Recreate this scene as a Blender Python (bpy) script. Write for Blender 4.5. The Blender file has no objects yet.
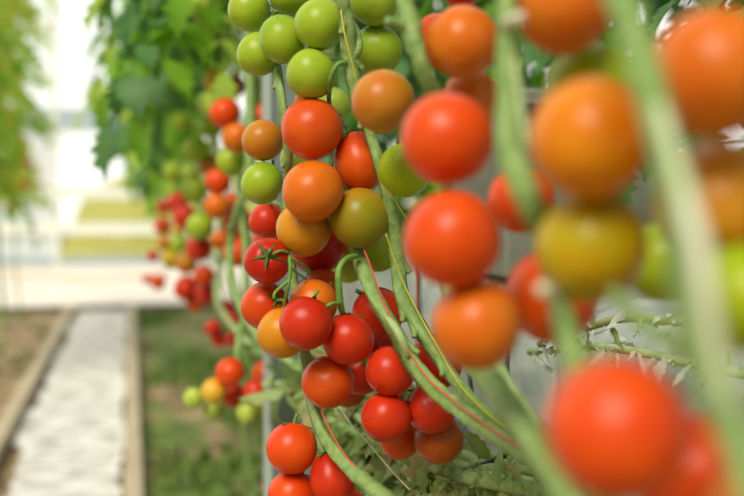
import bpy, math, random
from mathutils import Vector, Matrix, Quaternion

SC = bpy.context.scene
COL = SC.collection
R = math.radians
rnd = random.Random(11)

# ------------------------------------------------------------------ camera
LENS, FPX = 50.0, 744 * 50.0 / 36.0
YAW, PITCH = R(13.13), R(2.66)
CAM = Vector((0, 0, 0.96))
FWD = Vector((math.sin(YAW) * math.cos(PITCH), math.cos(YAW) * math.cos(PITCH), -math.sin(PITCH)))
RGT = Vector((math.cos(YAW), -math.sin(YAW), 0))
UPV = RGT.cross(FWD)
cd = bpy.data.cameras.new('camera')
cam = bpy.data.objects.new('camera', cd)
COL.objects.link(cam)
cd.lens, cd.sensor_width = LENS, 36.0
cd.clip_start, cd.clip_end = 0.02, 200
cam.matrix_world = Matrix(((RGT.x, UPV.x, -FWD.x, CAM.x), (RGT.y, UPV.y, -FWD.y, CAM.y), (RGT.z, UPV.z, -FWD.z, CAM.z), (0, 0, 0, 1)))
cd.dof.use_dof = True
cd.dof.focus_distance = 0.93
cd.dof.aperture_fstop = 3.4
SC.camera = cam

# ------------------------------------------------------------------ light
w = bpy.data.worlds.new('overcast_sky')
SC.world = w
w.use_nodes = True
bg = w.node_tree.nodes['Background']
bg.inputs[0].default_value = (1.0, 0.985, 0.925, 1)
# hazy overcast: brightest over the far end of the house, softer overhead, dim low behind and beside the rows
_nt = w.node_tree
_tc = _nt.nodes.new('ShaderNodeTexCoord')
_dt = _nt.nodes.new('ShaderNodeVectorMath'); _dt.operation = 'DOT_PRODUCT'
_dt.inputs[1].default_value = Vector((-0.12, 0.95, 0.28)).normalized()
_nt.links.new(_tc.outputs['Generated'], _dt.inputs[0])
_mr = _nt.nodes.new('ShaderNodeMapRange'); _mr.interpolation_type = 'SMOOTHSTEP'
_mr.inputs[1].default_value, _mr.inputs[2].default_value = 0.45, 0.93
_mr.inputs[3].default_value, _mr.inputs[4].default_value = 0.36, 1.25
_nt.links.new(_dt.outputs['Value'], _mr.inputs[0])
_nt.links.new(_mr.outputs[0], bg.inputs[1])
sd = bpy.data.lights.new('diffused_sun', 'SUN')
sun = bpy.data.objects.new('diffused_sun', sd)
COL.objects.link(sun)
sd.energy, sd.angle, sd.color = 3.0, R(30), (1.0, 0.93, 0.76)
TO_SUN = (RGT * -0.28 + UPV * 0.72 - FWD * 0.72).normalized()
sun.rotation_euler = TO_SUN.to_track_quat('Z', 'Y').to_euler()
sun.location = (-2, -3, 6)

SC.view_settings.view_transform = 'Standard'
SC.view_settings.look = 'None'
SC.view_settings.gamma = 1
SC.view_settings.use_curve_mapping = False
SC.view_settings.exposure = 0.22


# ------------------------------------------------------------------ helpers
def P(px, py, d):
    """the point of the place seen at that spot of the 744x496 frame, d metres deep"""
    return CAM + FWD * d + RGT * ((px - 372) / FPX * d) - UPV * ((py - 248) / FPX * d)


def near(d):
    return d if d >= 0.8 else 0.8 - (0.8 - d) * 1.12


def lin(c):
    out = []
    for v in c[:3]:
        v /= 255.0
        out.append(v / 12.92 if v <= 0.04045 else ((v + 0.055) / 1.055) ** 2.4)
    return (*out, 1)


def tag(o, label=None, cat=None, group=None, kind=None):
    if label: o['label'] = label
    if cat: o['category'] = cat
    if group: o['group'] = group
    if kind: o['kind'] = kind
    return o


def empty(name, loc):
    o = bpy.data.objects.new(name, None)
    o.empty_display_size = 0.02
    COL.objects.link(o)
    o.location = loc
    return o


def mesh_obj(name, verts, faces, mat, parent=None, smooth=True):
    me = bpy.data.meshes.new(name)
    me.from_pydata([tuple(v) for v in verts], [], faces)
    me.update()
    if smooth:
        me.polygons.foreach_set('use_smooth', [True] * len(me.polygons))
    if mat: me.materials.append(mat)
    o = bpy.data.objects.new(name, me)
    COL.objects.link(o)
    if parent is not None:
        o.parent = parent
        if parent.type == 'EMPTY':
            o.matrix_parent_inverse = Matrix.Translation(-Vector(parent.location))
    return o


class MB:
    def __init__(s):
        s.v, s.f = [], []

    def add(s, v, f):
        k = len(s.v)
        s.v += [Vector(p) for p in v]
        s.f += [tuple(i + k for i in q) for q in f]
        return s

    def box(s, lo, hi):
        x0, y0, z0 = lo
        x1, y1, z1 = hi
        return s.add([(x0, y0, z0), (x1, y0, z0), (x1, y1, z0), (x0, y1, z0), (x0, y0, z1), (x1, y0, z1), (x1, y1, z1), (x0, y1, z1)],
                     [(3, 2, 1, 0), (4, 5, 6, 7), (0, 1, 5, 4), (1, 2, 6, 5), (2, 3, 7, 6), (3, 0, 4, 7)])

    def tube(s, pts, rad, n=10, ridge=0.0, flat=1.0, seed=0, knob=0.0, sub=5):
        """smooth tube through pts (with a radius at each), ridged and slightly knobbly like a stem"""
        pr = random.Random(seed)
        P4 = [Vector(p) for p in pts]
        rr = list(rad) if hasattr(rad, '__len__') else [rad] * len(P4)
        path, rads = [], []
        for i in range(len(P4) - 1):
            p0, p1, p2, p3 = P4[max(i - 1, 0)], P4[i], P4[i + 1], P4[min(i + 2, len(P4) - 1)]
            for k in range(sub):
                t = k / sub
                path.append(0.5 * ((2 * p1) + (p2 - p0) * t + (2 * p0 - 5 * p1 + 4 * p2 - p3) * t * t + (3 * p1 - p0 - 3 * p2 + p3) * t ** 3))
                rads.append(rr[i] + (rr[i + 1] - rr[i]) * t)
        path.append(P4[-1]); rads.append(rr[-1])
        base = len(s.v)
        t0 = (path[1] - path[0]).normalized()
        nrm = t0.orthogonal().normalized()
        for i, p in enumerate(path):
            a, b = path[max(i - 1, 0)], path[min(i + 1, len(path) - 1)]
            tg = (b - a)
            tg = tg.normalized() if tg.length > 1e-9 else t0
            nrm = (nrm - tg * nrm.dot(tg))
            nrm = nrm.normalized() if nrm.length > 1e-6 else tg.orthogonal().normalized()
            bn = tg.cross(nrm)
            kb = 1 + (pr.uniform(-knob, knob) if knob else 0)
            for j in range(n):
                th = 2 * math.pi * j / n
                r = rads[i] * kb * (1 + ridge * math.sin(3 * th + i * 0.23 + seed) + ridge * 0.6 * math.sin(5 * th - i * 0.11))
                s.v.append(p + nrm * (math.cos(th) * r) + bn * (math.sin(th) * r * flat))
        for i in range(len(path) - 1):
            for j in range(n):
                a, b = base + i * n + j, base + i * n + (j + 1) % n
                s.f.append((a, b, b + n, a + n))
        s.f.append(tuple(base + j for j in reversed(range(n))))
        e = base + (len(path) - 1) * n
        s.f.append(tuple(e + j for j in range(n)))
        return s

    def obj(s, name, mat, parent=None, smooth=True):
        return mesh_obj(name, s.v, s.f, mat, parent, smooth)


# ------------------------------------------------------------------ materials
def new_mat(name):
    m = bpy.data.materials.new(name)
    m.use_nodes = True
    nt = m.node_tree
    return m, nt, nt.nodes['Principled BSDF'], nt.nodes['Material Output']


def noise_mix(nt, c1, c2, scale=8, detail=4, lo=0.35, hi=0.65, coord='Object', stretch=None):
    tc = nt.nodes.new('ShaderNodeTexCoord')
    n = nt.nodes.new('ShaderNodeTexNoise')
    n.inputs['Scale'].default_value = scale
    n.inputs['Detail'].default_value = detail
    src = tc.outputs[coord]
    if stretch:
        mp = nt.nodes.new('ShaderNodeMapping')
        mp.inputs['Scale'].default_value = stretch
        nt.links.new(src, mp.inputs[0])
        src = mp.outputs[0]
    nt.links.new(src, n.inputs['Vector'])
    r = nt.nodes.new('ShaderNodeMapRange')
    r.inputs[1].default_value, r.inputs[2].default_value = lo, hi
    nt.links.new(n.outputs['Fac'], r.inputs[0])
    mx = nt.nodes.new('ShaderNodeMix')
    mx.data_type = 'RGBA'
    mx.inputs[6].default_value, mx.inputs[7].default_value = c1, c2
    nt.links.new(r.outputs[0], mx.inputs[0])
    return mx.outputs[2], n


def simple(name, c1, c2=None, rough=0.6, scale=8, bump=0.0, stretch=None, spec=0.5, metal=0.0, lo=0.35, hi=0.65):
    m, nt, b, out = new_mat(name)
    col, n = noise_mix(nt, lin(c1), lin(c2 or c1), scale, lo=lo, hi=hi, stretch=stretch)
    nt.links.new(col, b.inputs['Base Color'])
    b.inputs['Roughness'].default_value = rough
    b.inputs['Specular IOR Level'].default_value = spec
    b.inputs['Metallic'].default_value = metal
    if bump:
        bp = nt.nodes.new('ShaderNodeBump')
        bp.inputs['Strength'].default_value = bump
        bp.inputs['Distance'].default_value = 0.01
        nt.links.new(n.outputs['Fac'], bp.inputs['Height'])
        nt.links.new(bp.outputs[0], b.inputs['Normal'])
    return m


def leaf_mat(name, c1, c2, trans=0.35, scale=14, rough=0.5):
    m, nt, b, out = new_mat(name)
    col, n = noise_mix(nt, lin(c1), lin(c2), scale)
    nt.links.new(col, b.inputs['Base Color'])
    b.inputs['Roughness'].default_value = rough
    b.inputs['Specular IOR Level'].default_value = 0.35
    tr = nt.nodes.new('ShaderNodeBsdfTranslucent')
    nt.links.new(col, tr.inputs['Color'])
    mx = nt.nodes.new('ShaderNodeMixShader')
    mx.inputs[0].default_value = trans
    nt.links.new(b.outputs[0], mx.inputs[1])
    nt.links.new(tr.outputs[0], mx.inputs[2])
    nt.links.new(mx.outputs[0], out.inputs['Surface'])
    return m


TOM = {}


def tomato_mat(key, body, shoulder, tip=None):
    """skin: blotches of body and tip colour, shoulder colour round the stem end (local +Z)"""
    m, nt, b, out = new_mat('tomato_skin_' + key)
    col, n = noise_mix(nt, lin(body), lin(tip or body), 1.3, 2, 0.35, 0.65)
    tc = nt.nodes.new('ShaderNodeTexCoord')
    sp = nt.nodes.new('ShaderNodeSeparateXYZ')
    nt.links.new(tc.outputs['Object'], sp.inputs[0])
    n2 = nt.nodes.new('ShaderNodeTexNoise')
    n2.inputs['Scale'].default_value = 2.0
    nt.links.new(tc.outputs['Object'], n2.inputs['Vector'])
    ad = nt.nodes.new('ShaderNodeMath')
    ad.operation = 'ADD'
    nt.links.new(sp.outputs[2], ad.inputs[0])
    nt.links.new(n2.outputs['Fac'], ad.inputs[1])
    mr = nt.nodes.new('ShaderNodeMapRange')
    mr.inputs[1].default_value, mr.inputs[2].default_value = 0.5, 1.6
    nt.links.new(ad.outputs[0], mr.inputs[0])
    mx = nt.nodes.new('ShaderNodeMix')
    mx.data_type = 'RGBA'
    nt.links.new(mr.outputs[0], mx.inputs[0])
    nt.links.new(col, mx.inputs[6])
    mx.inputs[7].default_value = lin(shoulder)
    nt.links.new(mx.outputs[2], b.inputs['Base Color'])
    b.inputs['Roughness'].default_value = 0.33
    b.inputs['Specular IOR Level'].default_value = 0.28
    b.inputs['Subsurface Weight'].default_value = 0.12
    b.inputs['Subsurface Radius'].default_value = (0.012, 0.005, 0.002)
    b.inputs['Subsurface Scale'].default_value = 0.4
    TOM[key] = m


tomato_mat('green', (148, 176, 34), (118, 154, 26), (156, 180, 44))
tomato_mat('pale_green', (168, 190, 66), (138, 170, 48), (184, 198, 80))
tomato_mat('lime', (158, 188, 6), (130, 170, 5), (146, 182, 5))
tomato_mat('olive', (156, 132, 16), (186, 124, 24), (142, 136, 16))
tomato_mat('olive_yellow', (172, 170, 2), (160, 164, 2), (180, 164, 3))
tomato_mat('blush', (182, 129, 26), (153, 147, 32), (192, 114, 22))
tomato_mat('amber', (205, 142, 14), (213, 123, 10), (199, 151, 20))
tomato_mat('orange', (200, 106, 4), (206, 92, 4), (200, 120, 6))
tomato_mat('bright_orange', (216, 129, 2), (211, 107, 3), (218, 142, 3))
tomato_mat('orange_red', (192, 84, 3), (190, 68, 3), (198, 98, 4))
tomato_mat('red', (174, 62, 1), (164, 42, 2), (184, 78, 2))
tomato_mat('deep_red', (156, 36, 2), (140, 30, 2), (164, 44, 2))
tomato_mat('vermilion', (202, 86, 1), (192, 66, 2), (206, 100, 2))
tomato_mat('yellow', (222, 168, 36), (226, 146, 28), (206, 178, 50))
tomato_mat('brown', (152, 70, 6), (140, 78, 8), (168, 84, 8))

M = {}


def tomato_mat(key, body, shoulder, tip=None):
    """skin: blotches of body and tip colour, shoulder colour round the stem end (local +Z)"""
    m, nt, b, out = new_mat('tomato_skin_' + key)
    col, n = noise_mix(nt, lin(body), lin(tip or body), 1.3, 2, 0.35, 0.65)
    tc = nt.nodes.new('ShaderNodeTexCoord')
    sp = nt.nodes.new('ShaderNodeSeparateXYZ')
    nt.links.new(tc.outputs['Object'], sp.inputs[0])
    n2 = nt.nodes.new('ShaderNodeTexNoise')
    n2.inputs['Scale'].default_value = 2.0
    nt.links.new(tc.outputs['Object'], n2.inputs['Vector'])
    ad = nt.nodes.new('ShaderNodeMath')
    ad.operation = 'ADD'
    nt.links.new(sp.outputs[2], ad.inputs[0])
    nt.links.new(n2.outputs['Fac'], ad.inputs[1])
    mr = nt.nodes.new('ShaderNodeMapRange')
    mr.inputs[1].default_value, mr.inputs[2].default_value = 0.5, 1.6
    nt.links.new(ad.outputs[0], mr.inputs[0])
    mx = nt.nodes.new('ShaderNodeMix')
    mx.data_type = 'RGBA'
    nt.links.new(mr.outputs[0], mx.inputs[0])
    nt.links.new(col, mx.inputs[6])
    mx.inputs[7].default_value = lin(shoulder)
    nt.links.new(mx.outputs[2], b.inputs['Base Color'])
    b.inputs['Roughness'].default_value = 0.33
    b.inputs['Specular IOR Level'].default_value = 0.28
    b.inputs['Subsurface Weight'].default_value = 0.12
    b.inputs['Subsurface Radius'].default_value = (0.012, 0.005, 0.002)
    b.inputs['Subsurface Scale'].default_value = 0.4
    TOM[key] = m


tomato_mat('green', (150, 178, 38), (120, 158, 30), (160, 182, 50))
tomato_mat('pale_green', (165, 190, 70), (135, 170, 50), (180, 198, 85))
tomato_mat('lime', (165, 180, 12), (130, 165, 10), (150, 175, 10))
tomato_mat('olive', (152, 128, 22), (185, 120, 30), (140, 135, 24))
tomato_mat('olive_yellow', (178, 160, 10), (160, 150, 10), (190, 150, 12))
tomato_mat('blush', (188, 131, 34), (158, 150, 40), (196, 112, 30))
tomato_mat('amber', (209, 131, 22), (218, 109, 16), (201, 145, 30))
tomato_mat('orange', (213, 103, 18), (216, 83, 14), (213, 116, 22))
tomato_mat('bright_orange', (218, 120, 6), (213, 94, 8), (220, 134, 8))
tomato_mat('orange_red', (209, 74, 14), (196, 52, 12), (213, 87, 16))
tomato_mat('red', (195, 43, 13), (180, 28, 12), (203, 54, 15))
tomato_mat('deep_red', (176, 28, 14), (158, 21, 12), (182, 35, 14))
tomato_mat('vermilion', (220, 70, 12), (206, 50, 10), (224, 81, 14))
tomato_mat('yellow', (222, 165, 45), (226, 140, 36), (205, 175, 60))
tomato_mat('brown', (161, 74, 18), (144, 79, 20), (172, 83, 18))

M = {}
M['stem'] = simple('stem_green', (112, 146, 70), (146, 172, 102), 0.65, 90, 0.35, lo=0.3, hi=0.7)
M['stem_thin'] = simple('stalk_green', (92, 136, 48), (120, 160, 70), 0.55, 80, 0.2)
M['stem_pale'] = simple('pale_stem', (176, 194, 138), (150, 176, 110), 0.6, 40, 0.25)
M['petiole_highlight'] = simple('pale_petiole_highlight', (226, 228, 200), (204, 216, 168), 0.6, 40)  # petiole whitened to carry the highlight on the thickest stem
M['stem_dry'] = simple('dry_stem', (168, 164, 116), (140, 156, 92), 0.7, 40, 0.3)
M['stub'] = simple('cut_stub', (222, 220, 190), (190, 200, 150), 0.7, 60)
M['calyx'] = leaf_mat('calyx_green', (58, 100, 34), (84, 128, 48), 0.2, 120)
M['leaf_dark'] = leaf_mat('leaf_dark_green', (76, 124, 66), (104, 150, 84), 0.4)
M['leaf_mid'] = leaf_mat('leaf_mid_green', (112, 172, 40), (142, 196, 60), 0.5)
M['leaf_lit'] = leaf_mat('leaf_lit_green', (172, 216, 66), (198, 226, 100), 0.5)  # brighter copy of the leaf green, sunlight put into the colour
M['leaf_yellow'] = leaf_mat('leaf_yellowing', (232, 222, 80), (206, 214, 96), 0.5)
M['leaf_olive'] = leaf_mat('leaf_olive_dry', (134, 150, 80), (110, 126, 58), 0.3)
M['leaf_scrap'] = leaf_mat('leaf_pale_limp', (170, 190, 124), (128, 158, 86), 0.35)
M['leaf_grey'] = leaf_mat('leaf_limp_grey_green', (226, 230, 218), (182, 194, 176), 0.35)
M['leaf_dry'] = leaf_mat('leaf_dry_tan', (190, 176, 122), (166, 168, 104), 0.35)
M['twine_yellow'] = simple('twine_yellow', (214, 204, 78), (190, 186, 60), 0.8, 300)
M['twine_red'] = simple('twine_red', (214, 96, 74), (196, 76, 60), 0.8, 300)
M['steel'] = simple('grey_steel', (112, 124, 126), (128, 140, 140), 0.5, 12, metal=0.2)
M['steel_pale'] = simple('pale_steel', (160, 178, 168), (170, 184, 176), 0.5, 12)
M['frame'] = simple('grey_frame', (166, 184, 192), (178, 194, 200), 0.5, 6)
M['frame_white'] = simple('white_frame', (232, 234, 226), (224, 228, 222), 0.5, 6)
M['wood'] = simple('weathered_plank', (176, 160, 134), (200, 186, 160), 0.75, 9, 0.3, stretch=(6, 0.6, 6))
M['wood_dark'] = simple('dark_kerb', (104, 92, 72), (80, 70, 56), 0.8, 8, 0.3)
M['slab'] = simple('pale_concrete', (244, 236, 226), (232, 224, 214), 0.8, 2)
M['black'] = simple('black_plastic', (22, 24, 26), (32, 34, 36), 0.45, 30)
M['blue'] = simple('blue_print', (44, 110, 168), (54, 124, 180), 0.5, 30)
M['bag'] = simple('white_film', (184, 192, 186), (142, 154, 148), 0.4, 18, 0.6)
M['box'] = simple('grey_card', (128, 130, 116), (112, 116, 104), 0.7, 20)


def ground_mat():
    m, nt, b, out = new_mat('soil_and_moss')
    c1, n1 = noise_mix(nt, lin((104, 80, 56)), lin((178, 156, 120)), 6, 6)
    c2, n2 = noise_mix(nt, lin((72, 96, 38)), lin((126, 140, 70)), 7, 5)
    tc = nt.nodes.new('ShaderNodeTexCoord')
    sp = nt.nodes.new('ShaderNodeSeparateXYZ')
    nt.links.new(tc.outputs['Object'], sp.inputs[0])
    n3 = nt.nodes.new('ShaderNodeTexNoise')
    n3.inputs['Scale'].default_value = 2.2
    n3.inputs['Detail'].default_value = 4
    nt.links.new(tc.outputs['Object'], n3.inputs['Vector'])
    # the planted strip beside the row is greener than the bare soil over the walkway
    mr = nt.nodes.new('ShaderNodeMapRange')
    mr.inputs[1].default_value, mr.inputs[2].default_value = -0.5, 0.1
    mr.inputs[3].default_value, mr.inputs[4].default_value = -0.2, 0.03
    nt.links.new(sp.outputs[0], mr.inputs[0])
    ad = nt.nodes.new('ShaderNodeMath')
    nt.links.new(n3.outputs['Fac'], ad.inputs[0])
    nt.links.new(mr.outputs[0], ad.inputs[1])
    m2 = nt.nodes.new('ShaderNodeMapRange')
    m2.inputs[1].default_value, m2.inputs[2].default_value = 0.48, 0.56
    nt.links.new(ad.outputs[0], m2.inputs[0])
    mx = nt.nodes.new('ShaderNodeMix')
    mx.data_type = 'RGBA'
    nt.links.new(m2.outputs[0], mx.inputs[0])
    nt.links.new(c1, mx.inputs[6])
    nt.links.new(c2, mx.inputs[7])
    nt.links.new(mx.outputs[2], b.inputs['Base Color'])
    b.inputs['Roughness'].default_value = 0.95
    return m


M['ground'] = ground_mat()
M['sheet'] = simple('white_ground_cover', (240, 240, 238), (140, 130, 116), 0.8, 5, 0.4, stretch=(1.6, 5.0, 1), lo=0.42, hi=0.70)
M['grass'] = leaf_mat('grass_green', (116, 144, 60), (84, 116, 42), 0.3, 3)
M['bank'] = simple('dry_meadow', (176, 174, 84), (192, 188, 104), 0.9, 0.8)


def glass_mat():
    m, nt, b, out = new_mat('clear_glazing')
    t = nt.nodes.new('ShaderNodeBsdfTransparent')
    t.inputs[0].default_value = (0.97, 0.98, 0.97, 1)
    g = nt.nodes.new('ShaderNodeBsdfGlossy')
    g.inputs['Roughness'].default_value = 0.02
    mx = nt.nodes.new('ShaderNodeMixShader')
    mx.inputs[0].default_value = 0.05
    nt.links.new(t.outputs[0], mx.inputs[1])
    nt.links.new(g.outputs[0], mx.inputs[2])
    nt.links.new(mx.outputs[0], out.inputs['Surface'])
    return m


M['glass'] = glass_mat()
m, nt, b, out = new_mat('frosted_film')
b.inputs['Base Color'].default_value = lin((236, 241, 243))
tr = nt.nodes.new('ShaderNodeBsdfTranslucent')
tr.inputs[0].default_value = lin((244, 247, 249))
mx = nt.nodes.new('ShaderNodeMixShader')
mx.inputs[0].default_value = 0.5
nt.links.new(b.outputs[0], mx.inputs[1]); nt.links.new(tr.outputs[0], mx.inputs[2]); nt.links.new(mx.outputs[0], out.inputs['Surface'])
M['frost'] = m

# ------------------------------------------------------------------ setting
mb = MB()
N = 40
for i in range(N + 1):
    for j in range(N + 1):
        mb.v.append(Vector((-14 + 28 * i / N, -4 + 44 * j / N, -0.012)))
for i in range(N):
    for j in range(N):
        a = i * (N + 1) + j
        mb.f.append((a, a + N + 1, a + N + 2, a + 1))
tag(mb.obj('floor', M['ground']), 'brown soil with green moss on the greenhouse floor', 'floor', kind='structure')

# white ground cover between the planks: a thin crumpled sheet
mb = MB()
nx, ny = 14, 160
for i in range(nx + 1):
    for j in range(ny + 1):
        y = 1.0 + 8.2 * j / ny
        xl = -0.475 + 0.05 * (0.5 + 0.5 * math.sin(y * 3.7 + math.sin(y * 9.1))) + 0.03 * max(0, 4.6 - y) + 0.012 * math.sin(y * 31)
        xr = -0.03 - 0.02 * (0.5 + 0.5 * math.sin(y * 5.3 + 1)) - 0.008 * math.sin(y * 27)
        x = xl + (xr - xl) * i / nx
        z = 0.006 + 0.006 * math.sin(y * 9 + 2.2 * math.sin(x * 11)) * math.sin(x * 16 + y * 3.1) + 0.004 * rnd.random()
        mb.v.append(Vector((x, y, z)))
for i in range(nx):
    for j in range(ny):
        a = i * (ny + 1) + j
        mb.f.append((a, a + ny + 1, a + ny + 2, a + 1))
tag(mb.obj('path', M['sheet']), 'white crumpled ground cover on the path between two planks', 'path', kind='structure')

for name, x0, x1, lab in (('wooden_plank', -0.54, -0.475, 'weathered timber edging plank between white path and brown soil'),
                          ('wooden_plank', -0.03, 0.03, 'weathered timber edging plank between white path and mossy planting strip')):
    mb = MB()
    mb.box((x0, 0.9, 0.0), (x1, 9.15, 0.06))
    o = mb.obj(name, M['wood'], smooth=False)
    bv = o.modifiers.new('edge', 'BEVEL'); bv.width = 0.008; bv.segments = 2
    tag(o, lab, 'plank', 'path edging planks')

mb = MB().box((-5, 9.32, -0.02), (5, 15.0, 0.045))
tag(mb.obj('concrete_slab', M['slab'], smooth=False), 'pale concrete apron before the glazed end wall', 'slab', kind='structure')
mb = MB().box((-5, 9.2, -0.02), (5, 9.32, 0.04))
tag(mb.obj('trim_1', M['wood_dark'], smooth=False), 'dark kerb along the front of the concrete apron', 'kerb', kind='structure')

# end wall: frame members and glass
YE = 15.1
wl = empty('wall_end', (0, YE, 0))
tag(wl, 'glazed greenhouse end wall with horizontal bars', 'wall', kind='structure')
for nm, z0, z1, mt, th in (('gutter_beam', 1.93, 2.24, 'frame', 0.16), ('glazing_bar', 0.98, 1.14, 'frame_white', 0.1),
                           ('glazing_bar', 0.47, 0.63, 'frame_white', 0.1), ('sill', 0.03, 0.15, 'frame', 0.14)):
    MB().box((-6, YE, z0), (6, YE + th, z1)).obj(nm, M[mt], wl, smooth=False)
for x in (-3.6, -1.02, 1.5, 4.1):
    MB().box((x - 0.04, YE - 0.02, 0.03), (x + 0.04, YE + 0.1, 4.5)).obj('mullion', M['frame_white'], wl, smooth=False)
MB().box((-6, YE + 0.05, 0.03), (-0.98, YE + 0.056, 1.98)).obj('frosted_panel', M['frost'], wl, smooth=False)
MB().box((-0.98, YE + 0.05, 0.03), (6, YE + 0.056, 4.5)).obj('glass_pane', M['glass'], wl, smooth=False)
MB().box((-6, YE + 0.05, 1.98), (-0.98, YE + 0.056, 4.5)).obj('glass_pane', M['glass'], wl, smooth=False)

# meadow bank outside
mb = MB()
nx, ny = 40, 12
for i in range(nx + 1):
    for j in range(ny + 1):
        x = -1.3 + 14 * i / nx
        y = 18.5 + 4 * j / ny
        t = j / ny
        top = 1.15 + 0.5 * min(1, max(0, (x + 1.2) / 1.6)) + 0.2 * math.sin(x * 0.8)
        edge = min(1, (x + 1.25) / 0.35)
        mb.v.append(Vector((x, y, -0.02 + top * edge * math.sin(min(1, t * 1.5) * math.pi / 2) ** 0.7)))
for i in range(nx):
    for j in range(ny):
        a = i * (ny + 1) + j
        mb.f.append((a, a + ny + 1, a + ny + 2, a + 1))
tag(mb.obj('hill', M['bank']), 'sunlit yellow green meadow bank outside the end wall', 'bank', kind='structure')

# sagging cord over the slab
mb = MB().tube([(-1.6, 13.4, 0.058), (-0.95, 12.6, 0.058), (-0.45, 12.1, 0.058), (0.0, 12.3, 0.058), (0.5, 13.2, 0.058)], 0.013, 6)
o = mb.obj('garden_hose', simple('hose_ochre', (206, 186, 120), None, 0.6))
tag(o, 'ochre hose lying curved on the pale concrete apron', 'hose')

# grass tufts on the planting strip
mb = MB()
for k in range(9000):
    if k < 7000:
        x, y = rnd.uniform(0.06, 0.95), 1.6 + 7.4 * rnd.random() ** 0.9
    else:
        x, y = rnd.uniform(-1.6, -0.6), rnd.uniform(3.5, 9.0)
        if rnd.random() < 0.55: continue
    if math.sin(x * 5.1 + 1.3 * math.sin(y * 1.7)) * math.sin(y * 2.3 + x) < rnd.uniform(-0.2, 0.5): continue
    h, a, lean = rnd.uniform(0.02, 0.075), rnd.uniform(0, 6.28), rnd.uniform(0.2, 1.1)
    wd = rnd.uniform(0.004, 0.011)
    dx, dy = math.cos(a), math.sin(a)
    b0 = Vector((x, y, -0.012))
    t1 = b0 + Vector((dx * h * lean * 0.5, dy * h * lean * 0.5, h * 0.7))
    t2 = b0 + Vector((dx * h * lean * 1.2, dy * h * lean * 1.2, h * 0.85))
    sd_ = Vector((-dy, dx, 0)) * wd
    mb.add([b0 - sd_ * .6, b0 + sd_ * .6, t1 + sd_, t1 - sd_, t2], [(0, 1, 2, 3), (3, 2, 4)])
tag(mb.obj('grass', M['grass']), 'short grass and weeds on the soil beside the planks', 'grass', kind='stuff')


# ------------------------------------------------------------------ leaves
def leaflet(mb, base, dirv, nrm, L, Wd, curl, lr):
    """one lobed leaflet: three rows of points along a curved midrib"""
    side = dirv.cross(nrm).normalized()
    n = 9
    rows = []
    for i in range(n + 1):
        t = i / n
        p = base + dirv * (L * t) - nrm * (curl * L * t * t)
        wd = Wd * math.sin(math.pi * min(1, t * 0.92 + 0.06)) ** 0.75
        lobe = 1.0 if i % 2 else 0.62
        wd *= lobe * lr.uniform(0.85, 1.1)
        if i == n: wd = 0.001
        back = dirv * (0.08 * L if i % 2 else 0)
        up = nrm * (wd * 0.25)
        rows.append((p - side * wd + up + back, p, p + side * wd + up + back))
    k = len(mb.v)
    for r in rows: mb.v += [Vector(q) for q in r]
    for i in range(n):
        a = k + i * 3
        mb.f += [(a, a + 1, a + 4, a + 3), (a + 1, a + 2, a + 5, a + 4)]


def leaf_mesh(seed, L=0.32, droop=0.7):
    """compound leaf along +X from the origin, arching down"""
    lr = random.Random(seed)
    mb = MB()
    pts = []
    for i in range(7):
        t = i / 6
        pts.append(Vector((L * t * (1 - 0.15 * t), 0.02 * math.sin(t * 4 + seed), L * (0.25 * t - droop * t * t))))
    mb.tube(pts, [0.0035 - 0.0022 * i / 6 for i in range(7)], 5, sub=2)
    for i in (1.2, 2.0, 2.8, 3.6, 4.4, 5.2):
        p = pts[int(i)].lerp(pts[int(i) + 1], i % 1)
        tg = (pts[int(i) + 1] - pts[int(i)]).normalized()
        for s in (-1, 1):
            d = (tg * lr.uniform(0.35, 0.75) + Vector((0, s, lr.uniform(-0.35, 0.1)))).normalized()
            nr = (Vector((0, 0, 1)) + tg * lr.uniform(-.2, .4) + Vector((0, -s * .3, 0)))
            nr = (nr - d * nr.dot(d)).normalized()
            leaflet(mb, p, d, nr, L * lr.uniform(0.22, 0.36) * (1 if int(i * 5) % 2 else 0.75), L * lr.uniform(0.075, 0.115), lr.uniform(0.1, 0.6), lr)
    tg = (pts[6] - pts[5]).normalized()
    nr = Vector((0, 0, 1)); nr = (nr - tg * nr.dot(tg)).normalized()
    leaflet(mb, pts[6], tg, nr, L * 0.32, L * 0.12, 0.3, lr)
    return mb


LEAF = {}
for mk in ('leaf_dark', 'leaf_mid', 'leaf_lit', 'leaf_yellow'):
    for s in range(3):
        q = leaf_mesh(s * 7 + len(LEAF), 0.32, (0.5, 0.8, 1.1)[s])
        me = bpy.data.meshes.new('leaf')
        me.from_pydata([tuple(v) for v in q.v], [], q.f)
        me.polygons.foreach_set('use_smooth', [True] * len(me.polygons))
        me.materials.append(M[mk])
        LEAF[mk, s] = me


def add_leaf(parent, loc, ang, tilt, size, mk, roll=0.0):
    o = bpy.data.objects.new('leaf', LEAF[mk, rnd.randrange(3)])
    COL.objects.link(o)
    o.parent = parent
    o.location = Vector(loc) - Vector(parent.location)
    o.rotation_euler = (roll, tilt, ang)
    o.scale = (size,) * 3
    return o


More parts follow.
